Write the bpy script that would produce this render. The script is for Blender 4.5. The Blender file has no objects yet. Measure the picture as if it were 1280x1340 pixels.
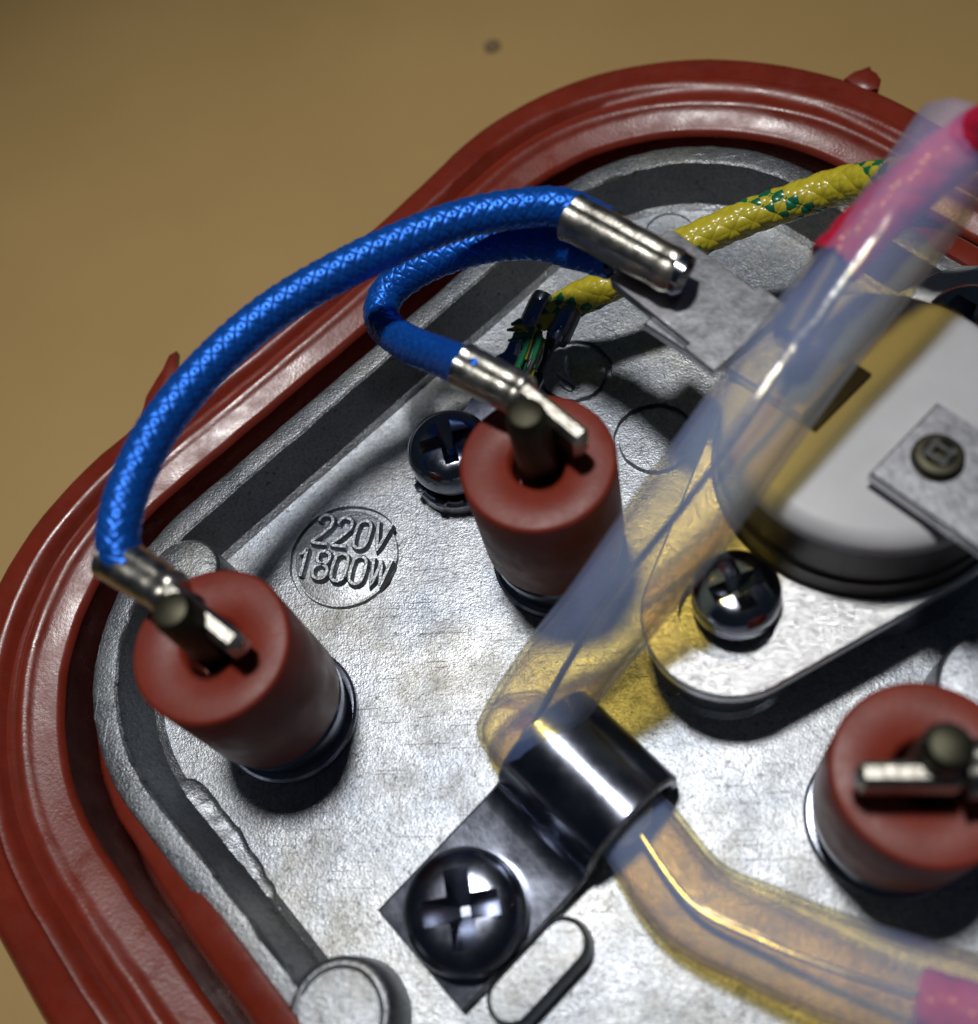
import bpy, bmesh, math, random
from mathutils import Vector, Matrix, noise
random.seed(7)
S = 0.001                       # everything below is laid out in millimetres
scene = bpy.context.scene
C = scene.collection
PI = math.pi

# ------------------------------------------------------------------ camera
FPX, CX, CY = 1400.0, 640.0, 670.0       # focal length and centre in photo pixels (1280 x 1340)
DIST = 70.0                              # camera to plate along the view axis, mm
U = -Vector((250.0, -706.0, -FPX)).normalized()          # plate normal seen from the camera
XA = Vector((1, 0, 0)); XA = (XA - U * XA.dot(U)).normalized()
YA = U.cross(XA)
ROT = Matrix((XA, YA, U))                # camera -> world
EYE = -(ROT @ Vector((0, 0, -1))) * DIST
cam_d = bpy.data.cameras.new('camera'); cam = bpy.data.objects.new('camera', cam_d); C.objects.link(cam)
M4 = ROT.to_4x4(); M4.translation = EYE * S
cam.matrix_world = M4
cam_d.sensor_fit = 'HORIZONTAL'; cam_d.sensor_width = 36.0
cam_d.lens = 36.0 * FPX / 1280.0
cam_d.clip_start = 0.002; cam_d.clip_end = 20.0
cam_d.dof.use_dof = True
cam_d.dof.focus_distance = 0.068
cam_d.dof.aperture_fstop = 29.0
scene.camera = cam

# ------------------------------------------------------------------ light
world = bpy.data.worlds.new('World'); scene.world = world; world.use_nodes = True
bg = world.node_tree.nodes['Background']
bg.inputs[0].default_value = (0.50, 0.68, 1.0, 1); bg.inputs[1].default_value = 0.020

def lamp(name, loc, target, radius, power, col, cone):
    d = bpy.data.lights.new(name, 'SPOT'); d.shadow_soft_size = radius * S
    d.spot_size = math.radians(cone); d.spot_blend = 1.0
    d.energy = power; d.color = col
    o = bpy.data.objects.new(name, d); C.objects.link(o)
    o.location = Vector(loc) * S
    o.rotation_euler = (Vector(target) - Vector(loc)).to_track_quat('-Z', 'Y').to_euler()
    return o
lamp('desk_lamp', (-14, 44, 330), (-10, -12, 0), 19, 2.6, (1.0, 0.985, 0.97), 52)

scene.view_settings.view_transform = 'Standard'
scene.view_settings.look = 'None'
scene.view_settings.exposure = 0.0
scene.view_settings.gamma = 1.0
scene.render.engine = 'CYCLES'
scene.cycles.transparent_max_bounces = 24
scene.cycles.max_bounces = 10

# ------------------------------------------------------------------ helpers
def P(px, py, z=0.0):
    """photo pixel -> point in mm on the horizontal plane at height z above the plate floor"""
    d = ROT @ Vector((px - CX, CY - py, -FPX))
    return EYE + d * ((z - EYE.z) / d.z)

class MB:
    def __init__(s): s.v = []; s.f = []; s.sm = []
    def add(s, vs, fs, smooth=True):
        b = len(s.v); s.v += [Vector(v) for v in vs]
        s.f += [tuple(b + i for i in f) for f in fs]; s.sm += [smooth] * len(fs)
        return s
    def loft(s, rings, closed=True, cap0=False, cap1=False, smooth=True):
        n = len(rings[0]); vs = [p for r in rings for p in r]; fs = []
        m = n if closed else n - 1
        for i in range(len(rings) - 1):
            for j in range(m):
                k = (j + 1) % n
                fs.append((i*n + j, i*n + k, (i+1)*n + k, (i+1)*n + j))
        if cap0: fs.append(tuple(range(n - 1, -1, -1)))
        if cap1: fs.append(tuple((len(rings)-1)*n + j for j in range(n)))
        return s.add(vs, fs, smooth)
    def lathe(s, prof, c=(0, 0, 0), n=48, rot=None, cap0=True, cap1=True, wob=None):
        """prof: (radius, height) bottom to top"""
        c = Vector(c); rings = []
        for r, h in prof:
            ring = []
            for j in range(n):
                a = 2*PI*j/n; rr = r * (1 + (wob(a, h) if wob else 0))
                p = Vector((rr*math.cos(a), rr*math.sin(a), h))
                if rot: p = rot @ p
                ring.append(c + p)
            rings.append(ring)
        return s.loft(rings, True, cap0, cap1)
    def prism(s, poly, z0, z1, bev=0.0):
        """poly: list of (x, y) counter-clockwise"""
        if bev:
            ins = inset(poly, bev)
            rings = [[Vector((x, y, z0)) for x, y in poly], [Vector((x, y, z1 - bev)) for x, y in poly],
                     [Vector((x, y, z1)) for x, y in ins]]
        else:
            rings = [[Vector((x, y, z)) for x, y in poly] for z in (z0, z1)]
        return s.loft(rings, True, True, True)
    def tube(s, pts, rad, n=14, caps=True, squash=None):
        fr = frames(pts); rings = []
        for i, (p, t, a, b) in enumerate(fr):
            r = rad[i] if isinstance(rad, (list, tuple)) else rad
            q = squash[i] if squash else (1, 1)
            rings.append([p + a*(r*q[0]*math.cos(2*PI*j/n)) + b*(r*q[1]*math.sin(2*PI*j/n)) for j in range(n)])
        return s.loft(rings, True, caps, caps)
    def box(s, c, ax, ay, az, hx, hy, hz, bev=0.0):
        """oriented box with small chamfers on its long edges"""
        c = Vector(c); b = min(bev, hy*0.9, hz*0.9)
        prof = [(-hy+b, -hz), (hy-b, -hz), (hy, -hz+b), (hy, hz-b), (hy-b, hz), (-hy+b, hz), (-hy, hz-b), (-hy, -hz+b)] if b else \
               [(-hy, -hz), (hy, -hz), (hy, hz), (-hy, hz)]
        rings = []
        stops = [(-hx, 1 - b/hy if b else 1), (-hx + b, 1), (hx - b, 1), (hx, 1 - b/hy if b else 1)] if b else [(-hx, 1), (hx, 1)]
        for x, k in stops:
            rings.append([c + ax*x + ay*(y*k) + az*(z*k) for y, z in prof])
        return s.loft(rings, True, True, True)
    def mesh(s, name, ang=35, origin=Vector((0, 0, 0)), scale=S):
        me = bpy.data.meshes.new(name)
        me.from_pydata([(v - origin) * scale for v in s.v], [], s.f)
        me.validate(); bm = bmesh.new(); bm.from_mesh(me)
        bmesh.ops.recalc_face_normals(bm, faces=bm.faces); bm.to_mesh(me); bm.free()
        me.polygons.foreach_set('use_smooth', [True] * len(me.polygons))
        me.set_sharp_from_angle(angle=math.radians(ang))
        return me

def inset(poly, d):
    n = len(poly); out = []
    for i in range(n):
        a, b, c = Vector(poly[i-1]), Vector(poly[i]), Vector(poly[(i+1) % n])
        e1 = (b - a).normalized(); e2 = (c - b).normalized()
        n1 = Vector((-e1.y, e1.x)); n2 = Vector((-e2.y, e2.x))
        m = (n1 + n2)
        if m.length < 1e-6: m = n1
        m.normalize(); k = d / max(0.35, m.dot(n1))
        out.append(tuple(b + m * k))
    return out

def spline(pts, step=0.25):
    """Catmull-Rom through the points, resampled evenly; tuples may carry extra values after xyz"""
    pts = [tuple(p) for p in pts]; n = len(pts[0]); ext = [pts[0]] + pts + [pts[-1]]; out = []
    for i in range(1, len(ext) - 2):
        p0, p1, p2, p3 = ext[i-1:i+3]
        L = math.dist(p1[:3], p2[:3]); k = max(2, int(L/step))
        for j in range(k):
            t = j/k
            out.append(tuple(0.5*((2*p1[q]) + (-p0[q]+p2[q])*t + (2*p0[q]-5*p1[q]+4*p2[q]-p3[q])*t*t + (-p0[q]+3*p1[q]-3*p2[q]+p3[q])*t**3) for q in range(n)))
    out.append(pts[-1]); return out

def frames(pts):
    pts = [Vector(p[:3]) for p in pts]; n = len(pts); fr = []
    t0 = (pts[1] - pts[0]).normalized()
    a = Vector((0, 0, 1)).cross(t0)
    if a.length < 0.05: a = Vector((1, 0, 0)).cross(t0)
    a.normalize()
    for i in range(n):
        t = (pts[min(i+1, n-1)] - pts[max(i-1, 0)]).normalized()
        a = (a - t * a.dot(t)).normalized(); b = t.cross(a)
        fr.append((pts[i], t, a, b))
    return fr

def wpath(l): return [tuple(P(x, y, z)) for x, y, z in l]

# ------------------------------------------------------------------ objects
def tag(o, label=None, cat=None, group=None, kind=None):
    for k, v in (('label', label), ('category', cat), ('group', group), ('kind', kind)):
        if v: o[k] = v
    return o
def thing(name, loc, label, cat, group=None):
    o = bpy.data.objects.new(name, None); o.empty_display_size = 0.002; C.objects.link(o)
    o.location = Vector(loc) * S; o['_w'] = [float(x) for x in loc]
    return tag(o, label, cat, group)
def part(name, mb, mat, parent=None, ang=35, label=None):
    org = Vector(parent['_w']) if parent else Vector((0, 0, 0))
    me = mb if isinstance(mb, bpy.types.Mesh) else mb.mesh(name, ang, org)
    if isinstance(mb, bpy.types.Mesh):
        me.transform(Matrix.Translation(-org)); me.transform(Matrix.Scale(S, 4))
    me.materials.append(mat)
    o = bpy.data.objects.new(name, me); C.objects.link(o)
    o['_w'] = [float(x) for x in org]
    if parent: o.parent = parent
    if label: o['label'] = label
    return o
def boolean(a, b, op='DIFFERENCE'):
    """a, b: builders in mm; returns a mesh in mm"""
    oa = bpy.data.objects.new('tmp_a', a.mesh('tmp_a', scale=1)); ob = bpy.data.objects.new('tmp_b', b.mesh('tmp_b', scale=1))
    C.objects.link(oa); C.objects.link(ob)
    m = oa.modifiers.new('b', 'BOOLEAN'); m.object = ob; m.operation = op; m.solver = 'EXACT'
    dg = bpy.context.evaluated_depsgraph_get(); dg.update()
    me = bpy.data.meshes.new_from_object(oa.evaluated_get(dg))
    bpy.data.objects.remove(oa); bpy.data.objects.remove(ob)
    me.polygons.foreach_set('use_smooth', [True] * len(me.polygons))
    me.set_sharp_from_angle(angle=math.radians(30))
    return me

# ------------------------------------------------------------------ materials
class NT:
    def __init__(s, name):
        s.m = bpy.data.materials.new(name); s.m.use_nodes = True; s.t = s.m.node_tree
        s.b = s.t.nodes['Principled BSDF']; s.out = s.t.nodes['Material Output']
        s.tc = s.t.nodes.new('ShaderNodeTexCoord')
    def n(s, typ, **kw):
        o = s.t.nodes.new('ShaderNode' + typ)
        for k, v in kw.items():
            if isinstance(v, (int, float, str)) and hasattr(o, k): setattr(o, k, v)
        return o
    def l(s, a, b): s.t.links.new(a, b)
    def noise(s, scale, detail=4, rough=0.6, stretch=None, rot=None):
        o = s.n('TexNoise'); o.inputs['Scale'].default_value = scale
        o.inputs['Detail'].default_value = detail; o.inputs['Roughness'].default_value = rough
        if stretch:
            m = s.n('Mapping'); m.inputs['Scale'].default_value = stretch
            if rot: m.inputs['Rotation'].default_value = rot
            s.l(s.tc.outputs['Object'], m.inputs[0]); s.l(m.outputs[0], o.inputs['Vector'])
        else: s.l(s.tc.outputs['Object'], o.inputs['Vector'])
        return o.outputs[0]
    def ramp(s, fac, stops):
        r = s.n('ValToRGB'); e = r.color_ramp.elements
        while len(e) < len(stops): e.new(0.5)
        for i, (p, c) in enumerate(stops):
            e[i].position = p; e[i].color = (*c, 1) if isinstance(c, tuple) else (c, c, c, 1)
        s.l(fac, r.inputs[0]); return r.outputs[0]
    def bump(s, h, dist, strength=1.0, prev=None):
        b = s.n('Bump'); b.inputs['Distance'].default_value = dist; b.inputs['Strength'].default_value = strength
        s.l(h, b.inputs['Height'])
        if prev: s.l(prev, b.inputs['Normal'])
        return b.outputs[0]
    def set(s, **kw):
        for k, v in kw.items():
            i = s.b.inputs[k.replace('_', ' ')]
            if hasattr(v, 'links') or hasattr(v, 'is_linked'): s.l(v, i)
            else: i.default_value = (*v, 1) if isinstance(v, tuple) and len(v) == 3 else v
        return s

def mat_cast():
    s = NT('cast_aluminium')
    def mul(a, b, f=1.0):
        mx = s.n('Mix'); mx.data_type = 'RGBA'; mx.blend_type = 'MULTIPLY'; mx.inputs[0].default_value = f
        s.l(a, mx.inputs[6]); s.l(b, mx.inputs[7]); return mx.outputs[2]
    col = s.ramp(s.noise(110, 5, 0.65), [(0.30, (0.31, 0.34, 0.39)), (0.5, (0.41, 0.435, 0.465)), (0.72, (0.51, 0.515, 0.505))])
    stain = s.ramp(s.noise(75, 6, 0.7), [(0.50, (1, 1, 1)), (0.68, (0.80, 0.75, 0.66))])
    pits = s.ramp(s.noise(1700, 5, 0.75), [(0.33, 0.40), (0.42, 1.0)])
    spark = s.ramp(s.noise(5200, 3, 0.7), [(0.35, 0.70), (0.65, 1.15)])
    c = mul(mul(mul(col, stain), pits), spark)
    scr = s.ramp(s.noise(240, 1, 0.5, (1, 30, 1), (0, 0, 0.75)), [(0.0, 0.5), (0.70, 0.5), (0.745, 0.0)])
    scr2 = s.ramp(s.noise(300, 1, 0.5, (26, 1, 1), (0, 0, -0.15)), [(0.0, 0.5), (0.71, 0.5), (0.75, 1.0)])
    n1 = s.bump(s.noise(2600, 4, 0.7), 0.00010, 0.32); n2 = s.bump(s.noise(7000, 2, 0.6), 0.00005, 0.6, n1)
    n3 = s.bump(s.noise(420, 3, 0.5), 0.00012, 0.35, n2); n4 = s.bump(scr, 0.00003, 0.6, n3); n5 = s.bump(scr2, 0.00003, 0.5, n4)
    s.set(Base_Color=c, Metallic=1.0, Roughness=s.ramp(s.noise(300, 5, 0.65), [(0.3, 0.34), (0.7, 0.50)]), Normal=n5)
    return s.m
def mat_metal(name, col, rough, var=0.06, bump=0.00001, sc=900, metallic=1.0, stretch=None, rot=None, tone=0.78):
    s = NT(name)
    c = s.ramp(s.noise(sc*0.5, 4, 0.6), [(0.3, tuple(x*tone for x in col)), (0.7, col)])
    s.set(Base_Color=c, Metallic=metallic, Roughness=s.ramp(s.noise(sc, 4, 0.6, stretch, rot), [(0.3, max(0.03, rough-var)), (0.7, rough+var)]),
          Normal=s.bump(s.noise(sc*2, 4, 0.6, stretch, rot), bump, 1.0))
    return s.m
def mat_red(name, col, rough=0.34, dust=0.35):
    s = NT(name)
    base = s.ramp(s.noise(300, 4), [(0.3, tuple(x*0.75 for x in col)), (0.7, col)])
    film = s.ramp(s.noise(700, 6, 0.7), [(0.45, 0.0), (0.8, dust)])
    mx = s.n('Mix'); mx.data_type = 'RGBA'; s.l(film, mx.inputs[0]); s.l(base, mx.inputs[6]); mx.inputs[7].default_value = (0.30, 0.16, 0.14, 1)
    n1 = s.bump(s.noise(700, 4), 0.00003, 0.5); n2 = s.bump(s.noise(4500, 3), 0.00002, 0.6, n1)
    s.set(Base_Color=mx.outputs[2], Roughness=s.ramp(s.noise(500, 4), [(0.3, rough-0.07), (0.7, rough+0.14)]), Normal=n2)
    s.b.inputs['Subsurface Weight'].default_value = 0.08; s.b.inputs['Subsurface Radius'].default_value = (1, 0.2, 0.1)
    s.b.inputs['Subsurface Scale'].default_value = 0.0006
    return s.m
def mat_plain(name, col, rough, var=0.25, bump=0.00002, sc=1200, coat=0.0):
    s = NT(name)
    s.set(Base_Color=s.ramp(s.noise(sc*0.6, 4), [(0.3, tuple(x*(1-var) for x in col)), (0.7, col)]),
          Roughness=rough, Normal=s.bump(s.noise(sc, 4), bump, 1.0))
    s.b.inputs['Coat Weight'].default_value = coat; s.b.inputs['Coat Roughness'].default_value = 0.12
    return s.m
def mat_tube():
    """milky fluoropolymer tube: passes amber light, scatters a little blue"""
    s = NT('milky_tube')
    tr = s.n('BsdfTransparent'); tr.inputs[0].default_value = (0.93, 0.85, 0.55, 1)
    df = s.n('BsdfDiffuse'); tl = s.n('BsdfTranslucent')
    ml = s.noise(260, 4)
    s.l(s.ramp(ml, [(0.3, (0.050, 0.078, 0.195)), (0.7, (0.085, 0.118, 0.25))]), df.inputs[0])
    s.l(s.ramp(ml, [(0.3, (0.038, 0.060, 0.14)), (0.7, (0.062, 0.090, 0.18))]), tl.inputs[0])
    gl = s.n('BsdfGlossy'); gl.inputs['Roughness'].default_value = 0.16
    a = s.n('AddShader'); s.l(df.outputs[0], a.inputs[0]); s.l(tl.outputs[0], a.inputs[1])
    b = s.n('AddShader'); s.l(tr.outputs[0], b.inputs[0]); s.l(a.outputs[0], b.inputs[1])
    nb = s.bump(s.noise(220, 3, 0.5), 0.0004, 0.6)
    fr = s.n('LayerWeight'); fr.inputs[0].default_value = 0.5; s.l(nb, fr.inputs['Normal'])
    pw = s.n('Math'); pw.operation = 'POWER'; s.l(fr.outputs['Facing'], pw.inputs[0]); pw.inputs[1].default_value = 4.0
    ad = s.n('Math'); ad.operation = 'MULTIPLY_ADD'; s.l(pw.outputs[0], ad.inputs[0]); ad.inputs[1].default_value = 0.45; ad.inputs[2].default_value = 0.022
    s.l(nb, gl.inputs['Normal']); s.l(nb, df.inputs['Normal'])
    # seen edge-on the light path through the wall is long, so the milkiness builds up
    d2 = s.n('BsdfDiffuse'); d2.inputs[0].default_value = (0.29, 0.33, 0.50, 1)
    t2_ = s.n('BsdfTranslucent'); t2_.inputs[0].default_value = (0.34, 0.38, 0.52, 1)
    e1_ = s.n('MixShader'); e1_.inputs[0].default_value = 0.5; s.l(d2.outputs[0], e1_.inputs[1]); s.l(t2_.outputs[0], e1_.inputs[2])
    p2_ = s.n('Math'); p2_.operation = 'POWER'; lw_ = s.n('LayerWeight'); lw_.inputs[0].default_value = 0.5; s.l(lw_.outputs['Facing'], p2_.inputs[0]); p2_.inputs[1].default_value = 2.6
    m2_ = s.n('Math'); m2_.operation = 'MULTIPLY_ADD'; s.l(p2_.outputs[0], m2_.inputs[0]); m2_.inputs[1].default_value = 0.62; m2_.inputs[2].default_value = 0.035
    e2_ = s.n('MixShader'); s.l(m2_.outputs[0], e2_.inputs[0]); s.l(b.outputs[0], e2_.inputs[1]); s.l(e1_.outputs[0], e2_.inputs[2])
    b = e2_
    c = s.n('MixShader'); s.l(ad.outputs[0], c.inputs[0]); s.l(b.outputs[0], c.inputs[1]); s.l(gl.outputs[0], c.inputs[2])
    s.l(c.outputs[0], s.out.inputs[0]); s.t.nodes.remove(s.b)
    return s.m
def mat_table():
    s = NT('tan_table')
    c = s.ramp(s.noise(28, 5, 0.6), [(0.3, (0.46, 0.30, 0.110)), (0.7, (0.52, 0.345, 0.132))])
    s.set(Base_Color=c, Roughness=0.5, Normal=s.bump(s.noise(900, 4), 0.00003, 0.6))
    return s.m

M = dict(cast=mat_cast(), table=mat_table(), tube=mat_tube(),
    gasket=mat_red('gasket_silicone', (0.235, 0.027, 0.012), 0.29, 0.10),
    sleeve=mat_red('sleeve_silicone', (0.26, 0.030, 0.013), 0.42, 0.05),
    black_steel=mat_metal('dark_polished_steel', (0.30, 0.325, 0.40), 0.225, 0.05, 0.000012, 600),
    chrome=mat_metal('chromed_steel', (0.46, 0.49, 0.56), 0.13, 0.05, 0.00001, 900),
    zinc=mat_metal('zinc_plated_sheet', (0.60, 0.61, 0.65), 0.35, 0.05, 0.000012, 1500, tone=0.93),
    brushed=mat_metal('brushed_aluminium', (0.84, 0.845, 0.855), 0.315, 0.06, 0.00003, 500, 1.0, (1, 30, 1), (0, 0, 0.9)),
    tin=mat_metal('tinned_brass', (0.58, 0.56, 0.49), 0.34, 0.10, 0.00003, 1200),
    pin=mat_metal('terminal_pin_steel', (0.075, 0.072, 0.05), 0.50, 0.08, 0.00002, 900),
    copper=mat_metal('tinned_strands', (0.75, 0.74, 0.70), 0.22),
    blue=mat_metal('blue_varnished_braid', (0.008, 0.145, 0.70), 0.38, 0.06, 0.00001, 2500, 0.55),
    bluecore=mat_plain('blue_wire_core', (0.002, 0.012, 0.14), 0.5),
    yellow=mat_plain('yellow_braid', (0.66, 0.56, 0.035), 0.36, 0.2, 0.00001, 2500, 0.35),
    green=mat_plain('green_tracer', (0.005, 0.17, 0.07), 0.36, 0.2, 0.00001, 2500, 0.35),
    redwire=mat_plain('red_braid', (0.62, 0.012, 0.055), 0.42, 0.2, 0.00001, 2500, 0.2),
    ceramic=mat_plain('white_ceramic', (0.60, 0.60, 0.62), 0.45, 0.08, 0.00001, 700),
    shaded_phenolic=mat_plain('phenolic_with_shade', (0.035, 0.030, 0.028), 0.45, 0.2),  # dark phenolic; colour also holds the shade on the thermostat's side
    crumb=mat_plain('brown_crumb', (0.24, 0.16, 0.08), 0.7, 0.2),
    sheared=mat_metal('sheared_steel_edge', (0.62, 0.63, 0.66), 0.42, 0.12, 0.00008, 2600, tone=0.5),
    dark=mat_plain('dark_collar', (0.035, 0.033, 0.035), 0.30, 0.2),
)

# ------------------------------------------------------------------ table
tb = MB(); zt = -17.0
tb.add([(-900, -900, zt), (900, -900, zt), (900, 900, zt), (-900, 900, zt)], [(0, 1, 2, 3)])
table = part('table', tb, M['table']); tag(table, kind='structure')
cp = P(645, 62, zt); crumb = thing('crumb', cp, 'tiny dark crumb lying on the tan table', 'crumb')
part('speck', MB().lathe([(0.5, 0.0), (0.9, 0.15), (0.75, 0.35), (0.3, 0.45)], cp, 14, wob=lambda a, h: 0.3*noise.noise(Vector((math.cos(a), math.sin(a), h)))), M['crumb'], crumb)

# ------------------------------------------------------------------ soleplate
A0 = math.radians(43.4); E1 = Vector((math.cos(A0), math.sin(A0), 0)); E2 = Vector((math.sin(A0), -math.cos(A0), 0))
OC = Vector((-29.6, -9.4, 0))          # left corner of the unrounded outline
LW, LH, RC = 60.5, 92.0, 13.6          # along E1, along E2, corner radius
NARC = 26
def outline(d=0.0, z=0.0, jit=0.0, seed=0.0, fn=None):
    """rounded rectangle grown outwards by d; same point count for every d"""
    pts = []; r = RC
    cs = [((r, r), PI), ((LW-r, r), 1.5*PI), ((LW-r, LH-r), 0), ((r, LH-r), 0.5*PI)]
    base = []
    for (cx, cy), a0 in cs:
        for k in range(NARC + 1):
            a = a0 + 0.5*PI*k/NARC; base.append((cx + r*math.cos(a), cy + r*math.sin(a), math.cos(a), math.sin(a)))
    n = len(base); full = []
    for i in range(n):
        a, b = base[i], base[(i+1) % n]; full.append(a)
        L = math.hypot(b[0]-a[0], b[1]-a[1])
        if L > 3:
            k = int(L/1.2)
            full += [tuple(a[q] + (b[q]-a[q])*j/k for q in range(4)) for j in range(1, k)]
    for i, (x, y, nx, ny) in enumerate(full):
        w = OC + E1*x + E2*y
        dd = d + (fn(w) if fn else 0)
        if jit: dd += jit * noise.noise(Vector((w.x*0.9, w.y*0.9, seed))) + 0.5*jit*noise.noise(Vector((w.x*2.6, w.y*2.6, seed+9)))
        v = w + (E1*nx + E2*ny)*dd
        pts.append(Vector((v.x, v.y, z)))
    return pts

RZ = 3.6
sole = thing('iron_soleplate', (OC + E1*LW/2 + E2*LH/2 + Vector((0, 0, zt))), 'grey cast aluminium heating plate with a raised rim, marked 220V 1800W', 'heating plate')
cast = MB()
cast.loft([outline(0, zt), outline(0, -6), outline(0, RZ - 0.35, 0.04), outline(-0.12, RZ - 0.08, 0.10, 3), outline(-0.4, RZ, 0.12, 3),
           outline(-1.45, RZ, 0.16, 5), outline(-1.62, RZ - 0.12, 0.16, 5), outline(-1.75, RZ - 0.45, 0.08, 5),
           outline(-2.25, 0.9, 0.06, 6), outline(-2.5, 0.3, 0.06, 6), outline(-2.95, 0.0)], True, True, True)
# inspection rings and the badge are pressed into the floor
cut = MB()
def ring_cut(px, py, r, w, depth, n=56, seed=0):
    c = P(px, py, 0); vs = []
    rings = []
    for dr, z in ((-w, 0.5), (-w*0.5, -depth), (w*0.5, -depth), (w, 0.5)):
        rings.append([Vector((c.x + (r+dr*(0.75+0.7*abs(noise.noise(Vector((math.cos(2*PI*j/n)*2, math.sin(2*PI*j/n)*2, seed))))))*math.cos(2*PI*j/n),
                              c.y + (r+dr*(0.75+0.7*abs(noise.noise(Vector((math.cos(2*PI*j/n)*2, math.sin(2*PI*j/n)*2, seed))))))*math.sin(2*PI*j/n), z)) for j in range(n)])
    rings.append(rings[0]); cut.loft(rings)
    bm = None
ring_cut(452, 729, 3.62, 0.24, 0.34, 90, 1)
ring_cut(750, 487, 2.45, 0.36, 0.42, 60, 2)
ring_cut(858, 575, 2.55, 0.36, 0.42, 60, 3)
ring_cut(876, 303, 1.65, 0.18, 0.2, 48, 4)
def weld(mb):
    me = mb.mesh('w', scale=1); bm = bmesh.new(); bm.from_mesh(me); bmesh.ops.remove_doubles(bm, verts=bm.verts, dist=1e-4)
    o = MB(); o.v = [v.co.copy() for v in bm.verts]; bm.verts.index_update(); o.f = [tuple(v.index for v in f.verts) for f in bm.faces]; bm.free(); return o
part('plate_casting', boolean(cast, weld(cut)), M['cast'], sole)

def disc_pad(px, py, ztop, r, z0=0.0, bev=0.18, groove=None, n=48):
    c = P(px, py, ztop); mb = MB()
    w = lambda a, h: 0.018*noise.noise(Vector((math.cos(a)*2.3, math.sin(a)*2.3, px*0.01)))
    pr = [(r + 0.25, z0), (r + 0.06, ztop - bev), (r - bev*0.3, ztop - bev*0.3), (r - bev, ztop)]
    if groove: pr += [(groove + 0.12, ztop), (groove, ztop - 0.2), (groove - 0.12, ztop)]
    pr += [(r*0.3, ztop + 0.02)]
    mb.lathe(pr, (c.x, c.y, 0), n, wob=w); return mb
part('round_pad', disc_pad(240, 748, RZ + 0.05, 2.25, -0.5), M['cast'], sole)
part('round_pad', disc_pad(444, 1328, RZ + 0.1, 2.75, -0.5, 0.3, 2.25), M['cast'], sole)
part('round_pad', disc_pad(1318, 905, 4.0, 3.4, -0.5, 0.2), M['cast'], sole)
# slot shaped boss
def stadium(a, b, r, n=14):
    a = Vector(a[:2]); b = Vector(b[:2]); d = (b-a).normalized(); t0 = math.atan2(d.y, d.x); out = []
    for c, s0 in ((b, t0 - PI/2), (a, t0 + PI/2)):
        for k in range(n+1):
            t = s0 + PI*k/n; out.append((c.x + r*math.cos(t), c.y + r*math.sin(t)))
    return out
sb = MB(); st = stadium(P(668, 1308, 2.2), P(738, 1233, 2.2), 1.25)
rings = []
for d, z in ((-0.22, -0.3), (-0.08, 1.7), (0.05, 2.05), (0.22, 2.2), (0.6, 2.22)):
    rings.append([Vector((x, y, z)) for x, y in inset(st, d)])
sb.loft(rings, True, True, True)
part('slot_boss', sb, M['cast'], sole)
# torn casting gate along the lower left wall
sc = MB(); ax = [(206, 1030, 0.5, 0.9), (232, 1046, 1.2, 1.1), (256, 1084, 1.35, 1.15), (290, 1132, 1.35, 1.15), (322, 1182, 1.25, 1.1), (348, 1222, 1.0, 0.95), (366, 1258, 0.4, 0.5)]
rings = []
cl = spline([tuple(P(x, y, h*0.7)) + (w, h) for x, y, w, h in ax], 0.25)
for i, q in enumerate(cl):
    t = (Vector(cl[min(i+1, len(cl)-1)][:3]) - Vector(cl[max(i-1, 0)][:3])).normalized(); s_ = Vector((-t.y, t.x, 0)).normalized(); ring = []
    for j in range(15):
        u = -1 + 2*j/14
        h = q[4]*min(1.0, (u + 1)/0.16)*(1 - (u + 1)/2)**0.85
        p = Vector((q[0], q[1], 0)) + s_*(u*q[3]*1.4)
        p.z = h + (0.10*noise.noise(Vector((p.x*1.5, p.y*1.5, 2))) + 0.06*noise.noise(Vector((p.x*4, p.y*4, 7))))*(1 if 0 < j < 14 else 0)
        p += s_ * 0.25*noise.noise(Vector((p.x*0.9, p.y*0.9, 4)))
        if j in (0, 14): p.z = -0.3
        ring.append(p)
    rings.append(ring)
sc.loft(rings, False)
part('casting_gate', sc, M['cast'], sole, 60)

# badge lettering: raised single-stroke characters
badge = part('badge_disc', MB().lathe([(3.36, -0.05), (3.36, 0.012), (3.30, 0.03)], P(452, 729, 0), 64), M['cast'], sole)
GL = {
 '2': [[(0.02, .76), (.08, .93), (.3, 1), (.52, .93), (.58, .74), (.5, .55), (.25, .28), (0, 0), (.6, 0)]],
 '0': [[(.3, 1), (.52, .9), (.58, .65), (.58, .35), (.52, .1), (.3, 0), (.08, .1), (.02, .35), (.02, .65), (.08, .9), (.3, 1)]],
 '8': [[(.3, 1), (.5, .92), (.55, .77), (.48, .6), (.3, .53), (.12, .6), (.05, .77), (.1, .92), (.3, 1)],
       [(.3, .53), (.52, .44), (.6, .26), (.52, .07), (.3, 0), (.08, .07), (0, .26), (.08, .44), (.3, .53)]],
 '1': [[(.05, .74), (.2, .84), (.32, 1), (.32, 0)]],
 'V': [[(0, 1), (.28, 0), (.58, 1)]],
 'W': [[(0, 1), (.17, 0), (.36, .9), (.55, 0), (.74, 1)]],
}
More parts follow.
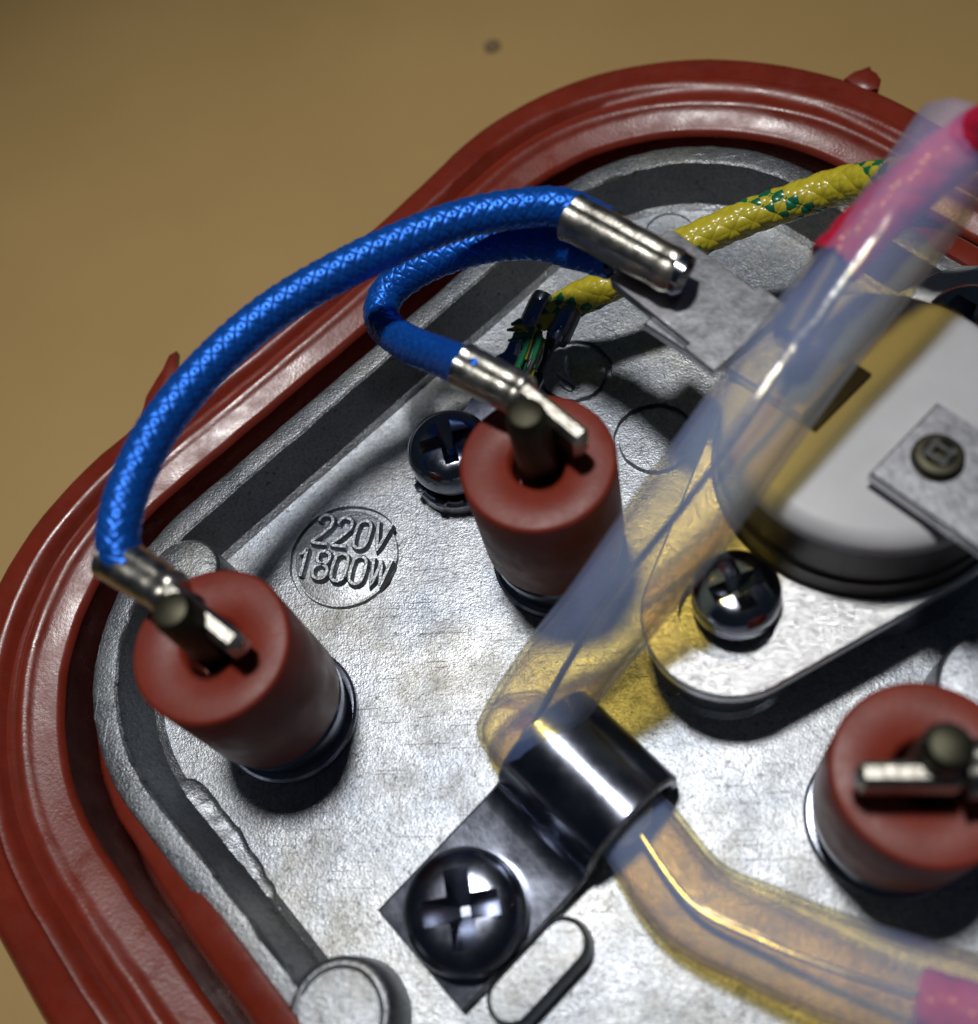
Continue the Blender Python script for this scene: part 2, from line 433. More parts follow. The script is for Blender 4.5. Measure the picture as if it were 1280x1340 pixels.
# each character: pixel of its foot left corner, foot-right vector and up vector in photo pixels
def letter(ch, x, y, rx, ry, ux, uy):
    mb = MB()
    for st in GL[ch]:
        pts = []
        for u, v in st:
            pts.append(tuple(P(x + rx*u + ux*v, y + ry*u + uy*v, 0.12)))
        smooth = ch in '2 0 8'.split()
        pts = spline(pts, 0.1) if smooth and len(pts) > 4 else [tuple(Vector(pts[i]).lerp(Vector(pts[i+1]), k/6)) for i in range(len(pts)-1) for k in range(6)] + [pts[-1]]
        fr = frames(pts); rings = []
        for p, t, a, b in fr:
            s_ = Vector((-t.y, t.x, 0)).normalized()
            rings.append([p + s_*w + Vector((0, 0, h - 0.12)) for w, h in ((-.23, -.05), (-.16, .42), (-.09, .52), (.09, .52), (.16, .42), (.23, -.05))])
        mb.loft(rings, False, True, True)
    part('letter', mb, M['cast'], badge, 40)
for k, ch in enumerate('220V'):
    letter(ch, 411 + 25.0*k, 712 + 3.5*k, 31, 4.5, 11, -36)
for k, ch in enumerate('1800W'):
    letter(ch, 385 + 23.6*k + (2 if k == 4 else 0), 755 + 3.5*k, 31, 4.5, 10, -36)
# earth symbol strokes beside the ring
for (xa, ya, xb, yb) in ((728, 486, 758, 508), (733, 500, 750, 512), (742, 466, 744, 498)):
    mb = MB(); a = P(xa, ya, 0); b = P(xb, yb, 0); mb.tube([a.lerp(b, t/6) for t in range(7)], [.1, .24, .26, .26, .26, .24, .1], 8)
    part('earth_mark_stroke', mb, M['cast'], sole)

# ------------------------------------------------------------------ gasket
gk = thing('rubber_gasket', OC + E1*LW/2 + E2*LH/2 + Vector((0, 0, -4)), 'dark red ridged silicone gasket ring fitted round the rim of the plate', 'gasket')
gb = MB()
def widen(w, d):
    a = (w - OC).dot(E1); b = (w - OC).dot(E2)
    far = math.exp(-((a - 58)/14)**2) * math.exp(-(b/16)**2); near = math.exp(-(a/12)**2) * math.exp(-(b/14)**2)
    low = max(0.0, min(1.0, (b - 8)/10)) * (1 if a < 30 else 0.3)
    return max(0.0, d - 2.9)/6.5 * (0.25 + 1.9*far + 0.9*near + 0.75*low)
wv = lambda w: 0.5*noise.noise(Vector((w.x*0.05, w.y*0.05, 3)))
prof = [(0.3, -10.5, 0), (0.3, -9.5, 0), (4.4, -9.5, 0), (4.3, -2.0, 0), (3.6, 0.6, 0), (2.75, 1.75, 0), (2.85, 2.08, 0), (3.1, 2.25, 0), (4.2, 2.35, 0), (4.45, 2.5, .6), (4.7, 2.62, 1), (5.0, 2.62, 1), (5.3, 2.45, .6), (5.5, 2.3, 0), (5.85, 2.25, 0),
        (6.1, 2.4, .6), (6.35, 2.55, 1), (6.65, 2.55, 1), (6.9, 2.35, .5), (7.1, 2.05, 0), (7.35, 1.95, 0), (8.5, 1.85, 0.15), (9.0, 1.65, 0), (9.3, 1.2, 0), (9.4, 0.4, 0), (9.1, -1.0, 0), (8.6, -10.0, 0), (8.0, -10.5, 0)]
def gring(d, z, k, sd):
    r = outline(d, z, 0.05, 20 + 0.08*sd, (lambda w: wv(w) + widen(w, d)) if d > 2.3 else None)
    for p in r:
        p.z += k*(0.28 + 0.55*noise.noise(Vector((p.x*0.045, p.y*0.045, d*0.35)))) + (0.025*noise.noise(Vector((p.x*0.5, p.y*0.5, d))) if z > 0 else 0)
    return r
gl_ = [gring(d, z, k, i) for i, (d, z, k) in enumerate(prof)]
gb.loft(gl_ + [gl_[0]], True)
seal = part('seal_band', gb, M['gasket'], gk, 50)
def low_side(w):
    """1 along the lower left flank and the far corner, where the lip laps over the rim"""
    a = (w - OC).dot(E1); b = (w - OC).dot(E2)
    f = max(0.0, min(1.0, (b - 7)/15)) * max(0.0, min(1.0, (12 - a)/6))
    g = math.exp(-((a - 47)/5.5)**2) * (1 if b < 12 else 0)
    h = max(0.0, min(1.0, (a - 50)/6)) * max(0.0, min(1.0, (b - 18)/5))
    return max(f, 0.55*g, h)
lb = MB()
lp = [(0.06, -9.55), (0.06, 0.2), (-0.2, 1.0), (0.0, 1.5), (0.45, 1.55), (0.85, 1.25), (0.95, 0.6), (1.0, -9.55)]
rings = []
for k, (d, z) in enumerate(lp):
    r = outline(d, z, 0.12, 40)
    if 1 < k < 7:
        b0 = outline(0.0, 0.0)
        for q, p in enumerate(r):
            f = low_side(b0[q])
            p.z += 2.35*f + 0.12*noise.noise(Vector((p.x*0.5, p.y*0.5, 2)))
        grow = outline(d + 0.35, z); inn = outline(d - 0.55, z)
        for q, p in enumerate(r):
            f = low_side(b0[q])
            tgt = inn[q] if k in (2, 3) else grow[q]
            r[q] = Vector((p.x + (tgt.x - p.x)*f, p.y + (tgt.y - p.y)*f, p.z))
    rings.append(r)
lb.loft(rings, True)
part('inner_lip', lb, M['gasket'], gk, 60)
def flap(pts, z, name='moulding_flash'):
    mb = MB(); c = [P(x, y, z) for x, y in pts]; n = len(c)
    m = sum(c, Vector())/n
    mb.loft([[p + Vector((0, 0, -0.5)) for p in c], [p + Vector((0, 0, 0.1)) for p in c], [p.lerp(m, 0.25) + Vector((0, 0, 0.28)) for p in c]], True, True, True)
    part(name, mb, M['gasket'], gk, 50)
flap([(186, 545), (192, 520), (206, 496), (214, 484), (222, 466), (232, 460), (231, 474), (240, 500), (218, 535), (200, 550)], 1.2)
flap([(1105, 104), (1118, 95), (1128, 92), (1138, 88), (1141, 94), (1147, 97), (1153, 106), (1150, 118), (1128, 118)], 1.2)

# ------------------------------------------------------------------ braided wire
def braid(path, r, n=8, pitch=5.2, sw=0.30, st=0.10, amp=0.055, phase=0.0, only=None):
    """over-and-under strands wound both ways round the path -> builder"""
    fr = frames(path); cum = [0.0]
    for i in range(1, len(fr)): cum.append(cum[-1] + (fr[i][0] - fr[i-1][0]).length)
    mb = MB()
    for sgn in (1, -1):
        for k in range(n):
            if only is not None and (sgn, k) not in only[0] and only[1]: continue
            if only is not None and (sgn, k) in only[0] and not only[1]: continue
            rings = []
            for i, (p, t, a, b) in enumerate(fr):
                th = 2*PI*(k/n) + sgn*2*PI*cum[i]/pitch + phase
                e = a*math.cos(th) + b*math.sin(th); g = t.cross(e) * sgn
                # crossings happen every pi/n of winding
                h = amp*math.sin(n*(2*PI*cum[i]/pitch) + PI*k + (0 if sgn > 0 else PI))
                d = (t + g*(2*PI*r/pitch)).normalized(); w = e.cross(d)
                c = p + e*(r + h)
                rings.append([c + w*sw, c + w*sw*0.55 + e*st*0.85, c + e*st, c - w*sw*0.55 + e*st*0.85, c - w*sw, c - e*st*0.7])
            mb.loft(rings, True, True, True)
    return mb

def blue_wire(pts, label, crimp_pts, r=1.0):
    path = spline(wpath(pts), 0.16)
    o = thing('blue_wire', path[len(path)//2][:3], label, 'wire', 'blue braided wires')
    part('core', MB().tube(path, r*0.93, 14), M['bluecore'], o)
    part('braided_sheath', braid(path, r, 12, 5.4, 0.26, 0.10, 0.045), M['blue'], o, 60)
    return o

w1 = blue_wire([(790, 296, 14.6), (745, 274, 15.0), (700, 271, 15.2), (620, 283, 15.5), (540, 310, 15.8), (450, 352, 16), (360, 405, 16), (283, 470, 16), (216, 548, 16), (174, 625, 16), (155, 690, 15.8), (158, 728, 15.3), (170, 745, 15)],
          'long blue braided wire arching over the gasket to the terminal beside the 220V mark', None, 1.02)
w2 = blue_wire([(800, 340, 12.4), (760, 330, 12.2), (700, 316, 12.0), (630, 322, 11.6), (560, 345, 11), (510, 380, 10.2), (500, 418, 10), (530, 447, 11), (580, 468, 13), (612, 482, 14.6), (628, 490, 14.8)],
          'short blue braided wire curling back to the terminal next to the small slotted washer screw', None, 1.0)

def crimp(parent, a, b, r, flare=1.0):
    """open-barrel crimp: rolled tube with a seam and two pressed dents"""
    a = Vector(a); b = Vector(b); d = (b - a); L = d.length; t = d.normalized()
    n = 26; rings = []; x = Vector((0, 0, 1)).cross(t).normalized(); y = t.cross(x)
    for i in range(n + 1):
        u = i/n; rr = r*(1 + 0.06*math.exp(-((u-0.0)/0.06)**2) - 0.03*math.exp(-((u-0.55)/0.12)**2) - 0.07*math.exp(-((u-0.78)/0.10)**2) - (0.25*((u-0.88)/0.12)**2 if u > 0.88 else 0))
        ring = []
        for j in range(28):
            th = 2*PI*j/28; k = rr*(1 - 0.16*math.exp(-((math.sin((th - PI/2)/2))/0.10)**2))
            ring.append(a + t*(L*u) + x*(k*math.cos(th)) + y*(k*math.sin(th)*0.95))
        rings.append(ring)
    mb = MB(); mb.loft(rings, True, True, True)
    # hollow mouth
    return part('crimp_barrel', mb, M['tin'], parent, 40)

# ------------------------------------------------------------------ heating terminals
def terminal(px, py, h, label, r=4.2):
    c = P(px, py, h); c.z = 0
    o = thing('heating_terminal', c, label, 'terminal', 'heating element terminals')
    part('collar', MB().lathe([(4.25, -0.2), (4.25, 0.5), (4.1, 0.7), (3.8, 0.75), (3.8, 2.2), (4.0, 2.4), (4.0, 3.0), (3.8, 3.2), (3.75, 4.2)], c, 56), M['black_steel'], o)
    w = lambda a, z: 0.012*noise.noise(Vector((math.cos(a)*1.5, math.sin(a)*1.5, px*0.1 + z*0.1)))
    part('silicone_sleeve', MB().lathe([(r-0.25, 3.8), (r-0.05, 3.9), (r, 4.1), (r, h-0.25), (r-0.08, h-0.07), (r-0.25, h), (1.75, h-0.03), (1.5, h-0.25), (1.4, h-0.8), (1.35, h-2.5)], c, 64, wob=w), M['sleeve'], o, 50)
    part('pin', MB().lathe([(1.12, 0), (1.08, h+4.2), (1.0, h+4.6), (0.8, h+4.85), (0.45, h+4.95)], c, 32, cap0=True), M['pin'], o)
    return o, c
t1, c1 = terminal(275, 843, 13.0, 'red sleeved terminal post at the end of the long blue wire')
t2, c2 = terminal(703, 603, 12.6, 'red sleeved terminal post beside the small slotted washer screw, under the short blue wire')
t3, c3 = terminal(1213, 1010, 11.4, 'red sleeved terminal post with no wire showing, standing near the thermostat flange')

def weld_bar(parent, a, b, hw=0.55, hh=1.15):
    a = Vector(a); b = Vector(b); t = (b-a).normalized(); s_ = Vector((-t.y, t.x, 0)).normalized(); u = t.cross(s_)
    if u.z < 0: u = -u
    return part('weld_strip', MB().box((a+b)/2, t, s_, u, (b-a).length/2, hw, hh, 0.3), M['tin'], parent)
def end_connector(wire, ca, cb, ba, bb):
    crimp(wire, P(*ca), P(*cb), 1.27)
    weld_bar(wire, P(*ba), P(*bb))
end_connector(w1, (146, 728, 15), (232, 782, 15.2), (224, 776, 15.2), (318, 850, 14.8))
end_connector(w2, (606, 479, 14.8), (690, 522, 14.8), (682, 517, 14.8), (766, 586, 14.4))
k3 = thing('crimp_connector', P(1200, 1020, 13), 'tinned connector strip welded across the pin of the terminal near the thermostat flange', 'connector')
weld_bar(k3, P(1118, 1018, 13.6), P(1262, 1018, 13.6), 0.55, 1.1)
crimp(k3, P(1262, 1006, 13.9), P(1390, 1000, 14.2), 1.25)

# ------------------------------------------------------------------ screws
def screw_head(r, h, dome=0.5, slot=True, ang=0.0, arm=None, wd=0.46):
    """pan head with a phillips recess, base at z = 0"""
    hd = MB().lathe([(r*0.92, 0), (r, h*0.12), (r, h*0.5), (r*0.97, h*0.66), (r*0.9, h*0.8), (r*0.76, h*0.91), (r*0.55, h*0.97), (r*0.2, h)], n=64)
    arm = arm or r*0.64; ct = MB(); d = h*0.66
    for k in range(2):
        a = ang + k*PI/2; ca, sa = math.cos(a), math.sin(a)
        rings = []
        for L, w, z in ((arm*1.04, wd*1.05, h + 0.3), (arm, wd, h - 0.05), (arm*0.62, wd*0.8, h - d*0.55), (arm*0.12, wd*0.35, h - d)):
            rings.append([Vector((x*ca - y*sa, x*sa + y*ca, z)) for x, y in ((-L, -w), (L, -w), (L, w), (-L, w))])
        c2_ = MB().loft(rings, True, True, True)
        hd_me = boolean(hd, c2_)
        hd = MB(); hd.v = [v.co.copy() for v in hd_me.vertices]; hd.f = [tuple(p.vertices) for p in hd_me.polygons]
    return hd
def place(mb, c, tilt=None):
    m = MB(); m.v = [Vector(c) + (tilt @ v if tilt else v) for v in mb.v]; m.f = mb.f; return m
def screw(px, py, zb, r, h, label, ang, mat, group='cross-head screws', zfoot=0.0, wd=0.46, shank=1.5):
    c = P(px, py, zb + h); c.z = 0
    o = thing('screw', (c.x, c.y, zfoot), label, 'screw', group)
    part('head', place(screw_head(r, h, ang=ang, wd=wd), (c.x, c.y, zb)), mat, o, 28)
    part('shank', MB().lathe([(shank, zfoot - 2), (shank, zb + 0.2)], (c.x, c.y, 0), 24), mat, o)
    return o, c

# ------------------------------------------------------------------ cable clamp over the tube
ta = P(492, 1190, 0.95); tbp = P(605, 1325, 0.95)
ax_ = (tbp - ta); ax_.z = 0; CLW = ax_.length; ax_.normalize()           # along the tube
uu = Vector((-ax_.y, ax_.x, 0))                                          # across, towards the arch
cm = (ta + tbp)/2; cm.z = 0
if (P(800, 1020, 0) - cm).dot(uu) < 0: uu = -uu
T = 0.75
uc = 13.1; ra = 3.55; zc = 1.45
prof_c = [(0, T)]
prof_c += [(x, T) for x in (1.5, 3.5, 5.5, 7.0, 8.2)]
prof_c += [(8.9, T + 0.06), (9.3, T + 0.22), (9.5, T + 0.42)]
prof_c = [(u_, z_ + 0.085*u_) for u_, z_ in prof_c]; zc += 0.45
for k in range(15):
    th = PI - (PI*1.0)*k/14; prof_c.append((uc + ra*math.cos(th), zc + ra*math.sin(th)))
prof_c += [(uc + ra + 0.02, 0.9), (uc + ra + 0.05, 0.06)]
def strip(prof, half, t, taper=None):
    rings = []; n = len(prof)
    for sgn, off in ((1, 0), (1, 0)): pass
    outer = []; inner = []
    for i, (u, z) in enumerate(prof):
        a = Vector(prof[max(i-1, 0)]); b = Vector(prof[min(i+1, n-1)]); d = (b - a).normalized(); nn = Vector((-d.y, d.x))
        outer.append((u, z)); inner.append((u - nn.x*t, z - nn.y*t))
    mb = MB(); rings = []
    e = 0.16
    for i in range(n):
        o, q = outer[i], inner[i]
        W = half * (taper(i/(n-1), o) if taper else 1)
        mid = lambda f, w: cm + uu*(o[0] + (q[0]-o[0])*f) + Vector((0, 0, o[1] + (q[1]-o[1])*f)) + ax_*w
        rings.append([mid(0, -W+e), mid(0, -W*0.5), mid(0, 0), mid(0, W*0.5), mid(0, W-e), mid(e/t, W), mid(1-e/t, W), mid(1, W-e), mid(1, -W+e), mid(1-e/t, -W), mid(e/t, -W)])
    mb.loft(rings, True, True, True); return mb
clamp = thing('cable_clamp', cm + uu*4, 'shiny dark steel strap clamp bent over the milky tube and screwed down', 'clamp')
strap = part('strap', strip(prof_c, CLW/2, T - 0.03), M['black_steel'], clamp, 30)
strap.data.materials.append(M['sheared'])              # raw sheared edge, plating worn off
nq = (len(prof_c) - 1)*11
for k_, f_ in enumerate(strap.data.polygons):
    if (k_ < nq and k_ % 11 in (4, 10)) or k_ >= nq: f_.material_index = 1
sA, cA = screw(602, 1188, 1.0, 3.35, 2.6, 'large pan-head cross screw holding the steel strap clamp', math.radians(9), M['black_steel'], zfoot=0.78, wd=0.68)

# small screw with lock washer on the earth lug
sB, cB = screw(584, 575, 2.5, 2.75, 2.4, 'small chromed cross screw with toothed lock washer, half behind a red post', math.radians(14), M['chrome'], zfoot=0.0, wd=0.46)
lw = MB()
for zz, ro, amp in ((2.0, 2.5, 0.0), (1.15, 2.85, 0.06)):
    n = 72; rings = []
    for r_, z_ in ((1.55, zz), (ro, zz), (ro + 0.06, zz + 0.2), (ro, zz + 0.42), (1.55, zz + 0.42)):
        rings.append([Vector((cB.x + (r_*(1 + (amp*(1 if math.sin(9*2*PI*j/n) > 0 else -1) if r_ > 2 else 0)))*math.cos(2*PI*j/n), cB.y + (r_*(1 + (amp*(1 if math.sin(9*2*PI*j/n) > 0 else -1) if r_ > 2 else 0)))*math.sin(2*PI*j/n),
                              z_ + (amp*2.2*math.sin(9*2*PI*j/n) if r_ > 2 else 0))) for j in range(n)])
    rings.append(rings[0]); m_ = MB().loft(rings, True)
    part('lock_washer' if amp else 'spring_washer', m_, M['chrome'], sB, 30)

# ------------------------------------------------------------------ thermostat
TZ = 6.0
pc = P(952, 803, TZ); pd = P(1283, 428, TZ)                      # the two flange screws
tc_ = (pc + pd)/2; fd = (pd - pc); FL = fd.length/2; fd.normalize(); fp = Vector((-fd.y, fd.x, 0))
th = thing('thermostat', (tc_.x, tc_.y, 0), 'round white ceramic thermostat on a brushed two-ear flange', 'thermostat')
# flange outline: round ears tapering into a round middle
def flange_poly(grow=0.0):
    rb, re = 8.6 + grow, 4.7 + grow; al = math.acos((rb - re)/FL); pts = []
    for side in (0, 1):
        s_ = 1 if side == 0 else -1
        cE = fd*(FL*s_)
        base = 0 if side == 0 else PI
        for k in range(25):
            a = base - al + 2*al*k/24; pts.append(cE + fd*(re*math.cos(a)) + fp*(re*math.sin(a)))
        for k in range(9):
            a0 = base + al; a1 = base + PI - al; a = a0 + (a1-a0)*k/8
            pts.append(fd*(rb*math.cos(a)) + fp*(rb*math.sin(a)))
    return [(tc_.x + p.x, tc_.y + p.y) for p in pts]
fl = MB(); po = flange_poly()
fl.loft([[Vector((x, y, z)) for x, y in inset(po, d)] for d, z in ((0.1, TZ-1.0), (0, TZ-0.9), (0, TZ-0.12), (0.12, TZ))], True, True, True)
hole = MB().lathe([(2.65, TZ-2), (2.65, TZ+1)], (pc.x, pc.y, 0), 40)
part('flange', boolean(fl, hole), M['brushed'], th, 30)
for c_ in (pc, pd):
    part('standoff', MB().lathe([(4.4, -0.2), (3.9, 0.4), (3.75, TZ-1.15), (3.6, TZ-1.0)], (c_.x, c_.y, 0), 48), M['cast'], sole)
part('base', MB().lathe([(8.3, 1.0), (8.3, TZ), (8.15, TZ+0.1), (8.1, TZ+1.5), (7.9, TZ+1.7), (7.85, 10.6), (7.4, 10.62)], (tc_.x, tc_.y, 0), 72), M['shaded_phenolic'], th, 40)  # body side: overhead shade is put into the dark base colour
part('ceramic_top', MB().lathe([(7.6, 10.4), (7.85, 10.64), (7.85, 11.2), (7.7, 11.6), (7.3, 11.88), (6.8, 12.0), (2, 12.0)], (tc_.x, tc_.y, 0), 72), M['ceramic'], th, 40)
part('cap', MB().lathe([(8.45, 0.05), (8.45, TZ-1.02)], (tc_.x, tc_.y, 0), 60), M['black_steel'], th)
sC, cC = screw(965, 764, TZ + 0.0, 2.4, 2.3, 'cross screw with bluish glints in the flange ear near the strap clamp', math.radians(20), M['chrome'], zfoot=TZ, wd=0.46)
sD, cD = screw(1280, 412, TZ + 0.02, 2.85, 2.5, 'cross screw in the far flange ear next to the gasket', math.radians(40), M['chrome'], zfoot=TZ, wd=0.5)
# terminal tabs: run along the photo direction (135, 90)
HZ = 12.0
ta0 = P(1225, 600, HZ + 1); ta1 = P(1090, 510, HZ + 1)
td = (ta1 - ta0); td.z = 0; td.normalize(); tp = Vector((-td.y, td.x, 0))
def plate(c0, c1, half, z, t, mat, parent, name, notch=None):
    a = Vector(c0); b = Vector(c1); d = (b-a); d.z = 0; L = d.length; d.normalize(); s_ = Vector((-d.y, d.x, 0)); poly = []
    sh = notch or [(0, 1), (1, 1)]
    for u, w in sh: poly.append(a + d*(L*u) + s_*(half*w))
    for u, w in reversed(sh): poly.append(a + d*(L*u) - s_*(half*w))
    poly = [(p.x, p.y) for p in reversed(poly)]
    m_ = MB(); m_.loft([[Vector((x, y, zz)) for x, y in inset(poly, dd)] for dd, zz in ((0.06, z-t), (0, z-t+0.08), (0, z-0.1), (0.1, z))], True, True, True)
    return part(name, m_, mat, parent, 25)
# right hand terminal: square end on the ceramic, strip running off to the right
rc = P(1226, 601, HZ + 1.3)
tr = plate(P(1183, 572, HZ + 1.3), P(1345, 680, HZ + 1.3), 2.7, HZ + 1.3, 0.8, M['zinc'], th, 'terminal_tab')
part('rivet', MB().lathe([(1.0, HZ-0.1), (1.0, HZ+1.2), (1.25, HZ+1.25), (1.25, HZ+1.65), (1.1, HZ+1.85), (0.75, HZ+1.9), (0.65, HZ+1.6), (0.3, HZ+1.55)], (rc.x, rc.y, 0), 32), M['pin'], tr)
bar = MB()
for s_ in (-0.45, 0.45): bar.box(rc + fp*s_ + Vector((0, 0, 0.62)), fd, fp, Vector((0, 0, 1)), 0.55, 0.14, 0.12)
for s_ in (-0.35, 0.35): bar.box(rc + fd*s_ + Vector((0, 0, 0.60)), fp, fd, Vector((0, 0, 1)), 0.55, 0.12, 0.10)
part('rivet_star', bar, M['copper'], tr)
# left hand terminal with the slot it comes out of
part('terminal_slot', MB().box(P(1085, 515, HZ + 0.05), tp, td, Vector((0, 0, 1)), 2.3, 0.95, 0.12, 0.05), M['dark'], th)
lt = plate(P(1082, 512, HZ + 0.7), P(880, 385, HZ + 0.7), 2.5, HZ + 0.7, 0.65, M['zinc'], th, 'terminal_tab', [(0, 0.8), (0.62, 0.8), (0.62, 1), (1, 1)])
# spade connector on it
sp = thing('spade_connector', P(850, 350, HZ + 1), 'tinned spade connector gripping both blue wires, pushed on the thermostat tab', 'connector')
plate(P(836, 330, HZ + 1.3), P(985, 444, HZ + 1.3), 2.5, HZ + 1.3, 0.6, M['zinc'], sp, 'spade_blade', [(0, 0.9), (0.05, 1.0), (0.74, 1.0), (0.74, 1.16), (1, 1.16)])
cb = crimp(sp, P(750, 285, 14.9), P(893, 361, 14.9), 1.36)
part('barrel_end', MB().tube([P(886, 357, 14.8), P(896, 363, 14.75), P(900, 365, 14.7)], [1.22, 1.2, 0.9], 22), M['black_steel'], cb)
for dz, da in ((0, 0),):
    a = P(765, 312, 13.0); b = P(850, 352, 13.0)
    part('crimp_wing', MB().tube([a.lerp(b, t/8) for t in range(9)], [0.7, 0.95, 1.0, 1.0, 1.0, 1.0, 1.0, 0.95, 0.7], 16), M['black_steel'], sp)

# ------------------------------------------------------------------ earth wire
ep = spline(wpath([(1330, 165, 17), (1240, 215, 15), (1170, 232, 12), (1100, 243, 10), (1040, 263, 9), (980, 284, 8.2), (915, 312, 7.6), (850, 344, 7), (790, 376, 6.2), (748, 396, 5.2), (728, 412, 4.7), (712, 430, 4.3)]), 0.16)
ew = thing('earth_wire', ep[len(ep)//2][:3], 'yellow braided earth wire with a green tracer, its end crimped and frayed', 'wire')
part('core', MB().tube(ep, 0.96, 14), M['yellow'], ew)
tracer = {(1, 0), (1, 1), (1, 2)}
part('braided_sheath', braid(ep, 1.02, 10, 7.4, 0.32, 0.10, 0.05, 0.4, (tracer, False)), M['yellow'], ew, 60)
part('tracer_strand', braid(ep, 1.03, 10, 7.4, 0.32, 0.10, 0.06, 0.4, (tracer, True)), M['green'], ew, 60, 'green tracer strands')
# ferrule: two rolled wings side by side
f0 = P(752, 414, 4.7); f1 = P(700, 440, 4.3)
ft = (f1 - f0).normalized()
fs = Vector((-ft.y, ft.x, 0)).normalized()
for pa, pb in (((713, 386), (692, 432)), ((749, 402), (727, 448))):
    a = P(*pa, 5.3); b = P(*pb, 4.7)
    pts = [a.lerp(b, t/8) for t in range(9)]
    part('ferrule_wing', MB().tube(pts, [0.70, 0.80, 0.82, 0.82, 0.82, 0.82, 0.82, 0.80, 0.70], 16), M['black_steel'], ew)
random.seed(11)
for k in range(26):
    a = P(704, 434, 4.6) + fs*random.uniform(-1.0, 1.0) + Vector((0, 0, random.uniform(-0.5, 0.6)))
    dirv = (P(678, 494, 4.2) - P(704, 434, 4.6)).normalized()
    L = random.uniform(1.4, 3.3); sd = fs*random.uniform(-0.5, 0.5)
    col = ['copper', 'copper', 'green', 'copper', 'yellow', 'green', 'copper'][k % 7]
    b = a + dirv*L + sd; mid = (a+b)/2 + Vector((random.uniform(-.2, .2), random.uniform(-.2, .2), random.uniform(0, .3)))
    part('bare_strand' if col == 'copper' else 'frayed_yarn', MB().tube(spline([tuple(a), tuple(mid), tuple(b)], 0.3), 0.13 if col == 'copper' else 0.2, 8), M[col], ew)
for k in range(9):
    a = P(697, 432, 4.8) + fs*random.uniform(-0.9, 0.9); b = P(690 - random.uniform(0, 28), 430 + random.uniform(-6, 24), 4.8 + random.uniform(-.3, .6))
    part('frayed_yarn', MB().tube([a, (a+b)/2 + Vector((0, 0, 0.2)), b], [0.26, 0.22, 0.1], 7), M['green' if k % 2 else 'yellow'], ew)
# ring lug that carries the ferrule down to the small screw
lg = MB(); q0 = P(702, 440, 3.4); q1 = Vector((cB.x, cB.y, 0.95)); 
pts = spline([tuple(q0), tuple(q0.lerp(q1, 0.3) + Vector((0, 0, -0.5))), tuple(q0.lerp(q1, 0.6) + Vector((0, 0, -0.4))), tuple(q1)], 0.4)
fr = frames(pts); lg.loft([[p + a*(1.5 if i < 6 else 1.9) + Vector((0, 0, .2)), p - a*(1.5 if i < 6 else 1.9) + Vector((0, 0, .2)), p - a*(1.5 if i < 6 else 1.9) + Vector((0, 0, -.2)), p + a*(1.5 if i < 6 else 1.9) + Vector((0, 0, -.2))] for i, (p, t, a, b) in enumerate(fr)], True, True, True)
part('ring_lug', lg, M['black_steel'], ew)
part('ring', MB().lathe([(2.9, 0.02), (2.9, 1.08), (2.8, 1.13), (1.6, 1.13)], (cB.x, cB.y, 0), 40), M['zinc'], ew)

# ------------------------------------------------------------------ milky tube with the red leads and the thermal fuse inside
cax = cm + uu*uc                                     # clamp tunnel axis point
def on_ax(s, z=1.95): return cax + ax_*s + Vector((0, 0, z))
tp_pts = [tuple(P(1262, 178, 19.6)) + (2.55, 1.0), tuple(P(1185, 285, 18.6)) + (2.55, 1.0), tuple(P(1085, 415, 17)) + (2.55, 1.0), tuple(P(985, 548, 15.6)) + (2.55, 1.0),
          tuple(P(890, 680, 13.2)) + (2.55, 1.0), tuple(P(800, 800, 9.6)) + (2.5, 0.98), tuple(P(730, 890, 5.4)) + (2.55, 0.92), tuple(P(680, 966, 3.2)) + (2.6, 0.82),
          tuple(on_ax(-4.2)) + (2.4, 0.80), tuple(on_ax(-2)) + (2.3, 0.80), tuple(on_ax(1.6)) + (2.3, 0.80), tuple(on_ax(3.9, 2.0)) + (2.4, 0.82),
          tuple(P(905, 1178, 2.4)) + (2.6, 0.86), tuple(P(1000, 1226, 2.9)) + (2.65, 0.9), tuple(P(1100, 1268, 3.8)) + (2.65, 0.93), tuple(P(1210, 1308, 5.0)) + (2.65, 1.0), tuple(P(1350, 1350, 6.5)) + (2.65, 1.0)]
tpath = spline(tp_pts, 0.4)
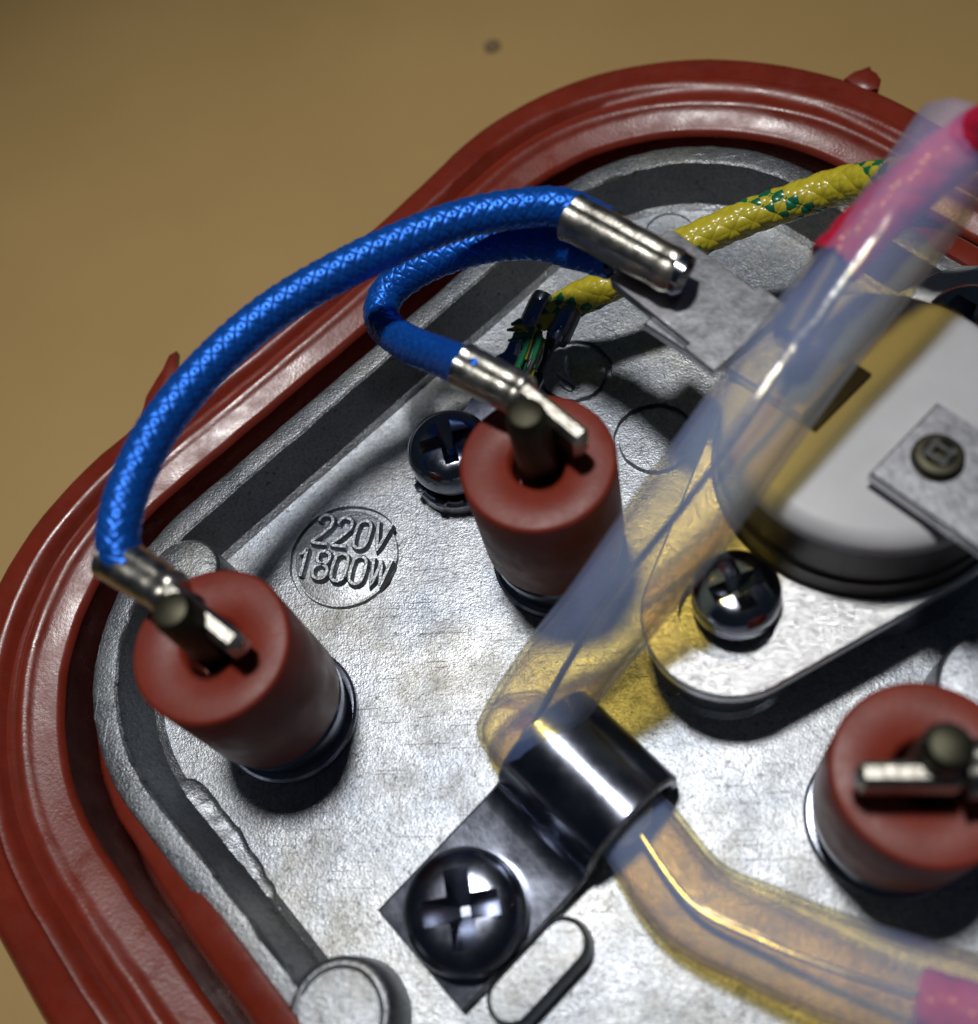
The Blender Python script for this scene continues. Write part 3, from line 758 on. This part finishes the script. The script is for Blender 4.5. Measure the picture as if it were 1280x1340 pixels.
def tube_shell(path, t=0.32, n=36):
    fr = frames(path); ro = []; ri = []
    for i, (p, tt, a, b) in enumerate(fr):
        r, q = path[i][3], path[i][4]
        o_, i_ = [], []
        for j in range(n):
            an = 2*PI*j/n
            e = a*math.cos(an) + b*(math.sin(an)*q)
            k = 1 + 0.045*noise.noise(Vector((p.x*0.16 + 2*math.cos(an), p.y*0.16 + 2*math.sin(an), p.z*0.1)))
            # a long crease on one flank
            k -= 0.05*math.exp(-((math.sin((an - 2.2 - 0.02*i)/2))/0.16)**2)
            o_.append(p + e*(r*k)); i_.append(p + e*(r*k - t))
        ro.append(o_); ri.append(i_)
    return MB().loft(ro + ri[::-1] + [ro[0]], True)
tube = part('insulating_tube', tube_shell(tpath), M['tube'], None, 60)
tag(tube, 'milky translucent plastic tube crossing over the plate and through the steel clamp', 'tube')
def red_wire(pts, label, r=1.28):
    path = spline(wpath(pts), 0.2)
    o = thing('red_wire', path[0][:3], label, 'wire', 'red wires in the tube')
    part('core', MB().tube(path, r*0.94, 14), M['redwire'], o); part('braided_sheath', braid(path, r, 8, 7, 0.42, 0.10, 0.05), M['redwire'], o, 60)
    return o
rw = red_wire([(1094, 342, 18.0), (1135, 298, 18.4), (1180, 256, 18.9), (1235, 210, 19.8), (1300, 168, 21.5), (1400, 120, 25)], 'red wire leaving the upper open end of the milky tube')
rw2 = red_wire([(1212, 1308, 5.0), (1290, 1332, 5.8), (1370, 1356, 6.7)], 'red wire inside the tube on the side of the clamp away from the blue wires')
fz = thing('thermal_fuse', on_ax(0, 2.3), 'thermal fuse with thin leads hidden inside the milky tube under the clamp', 'fuse')
part('fuse_body', MB().tube([on_ax(-4.4), on_ax(-4.1), on_ax(3.6), on_ax(4.0)], [0.9, 1.5, 1.5, 0.9], 20), M['tin'], fz)
part('lead', MB().tube(spline([tuple(on_ax(-4.5)), tuple(P(700, 945, 3.4)), tuple(P(745, 865, 6)), tuple(P(800, 780, 9)), tuple(P(900, 655, 12.4)), tuple(P(985, 540, 15)), tuple(P(1060, 415, 17))], 0.4), 0.2, 10), M['tin'], fz)
part('lead', MB().tube(spline([tuple(on_ax(3.9)), tuple(P(905, 1182, 2.2)), tuple(P(1000, 1232, 2.6)), tuple(P(1100, 1272, 3.5)), tuple(P(1220, 1310, 5.0))], 0.4), 0.2, 10), M['tin'], fz)
part('splice', MB().tube([P(1028, 452, 16.6), P(1035, 442, 16.7), P(1078, 372, 17.6), P(1094, 344, 18.0)], [0.7, 1.05, 1.05, 1.0], 16), M['shaded_phenolic'], fz)

for o in bpy.data.objects:
    if '_w' in o: del o['_w']
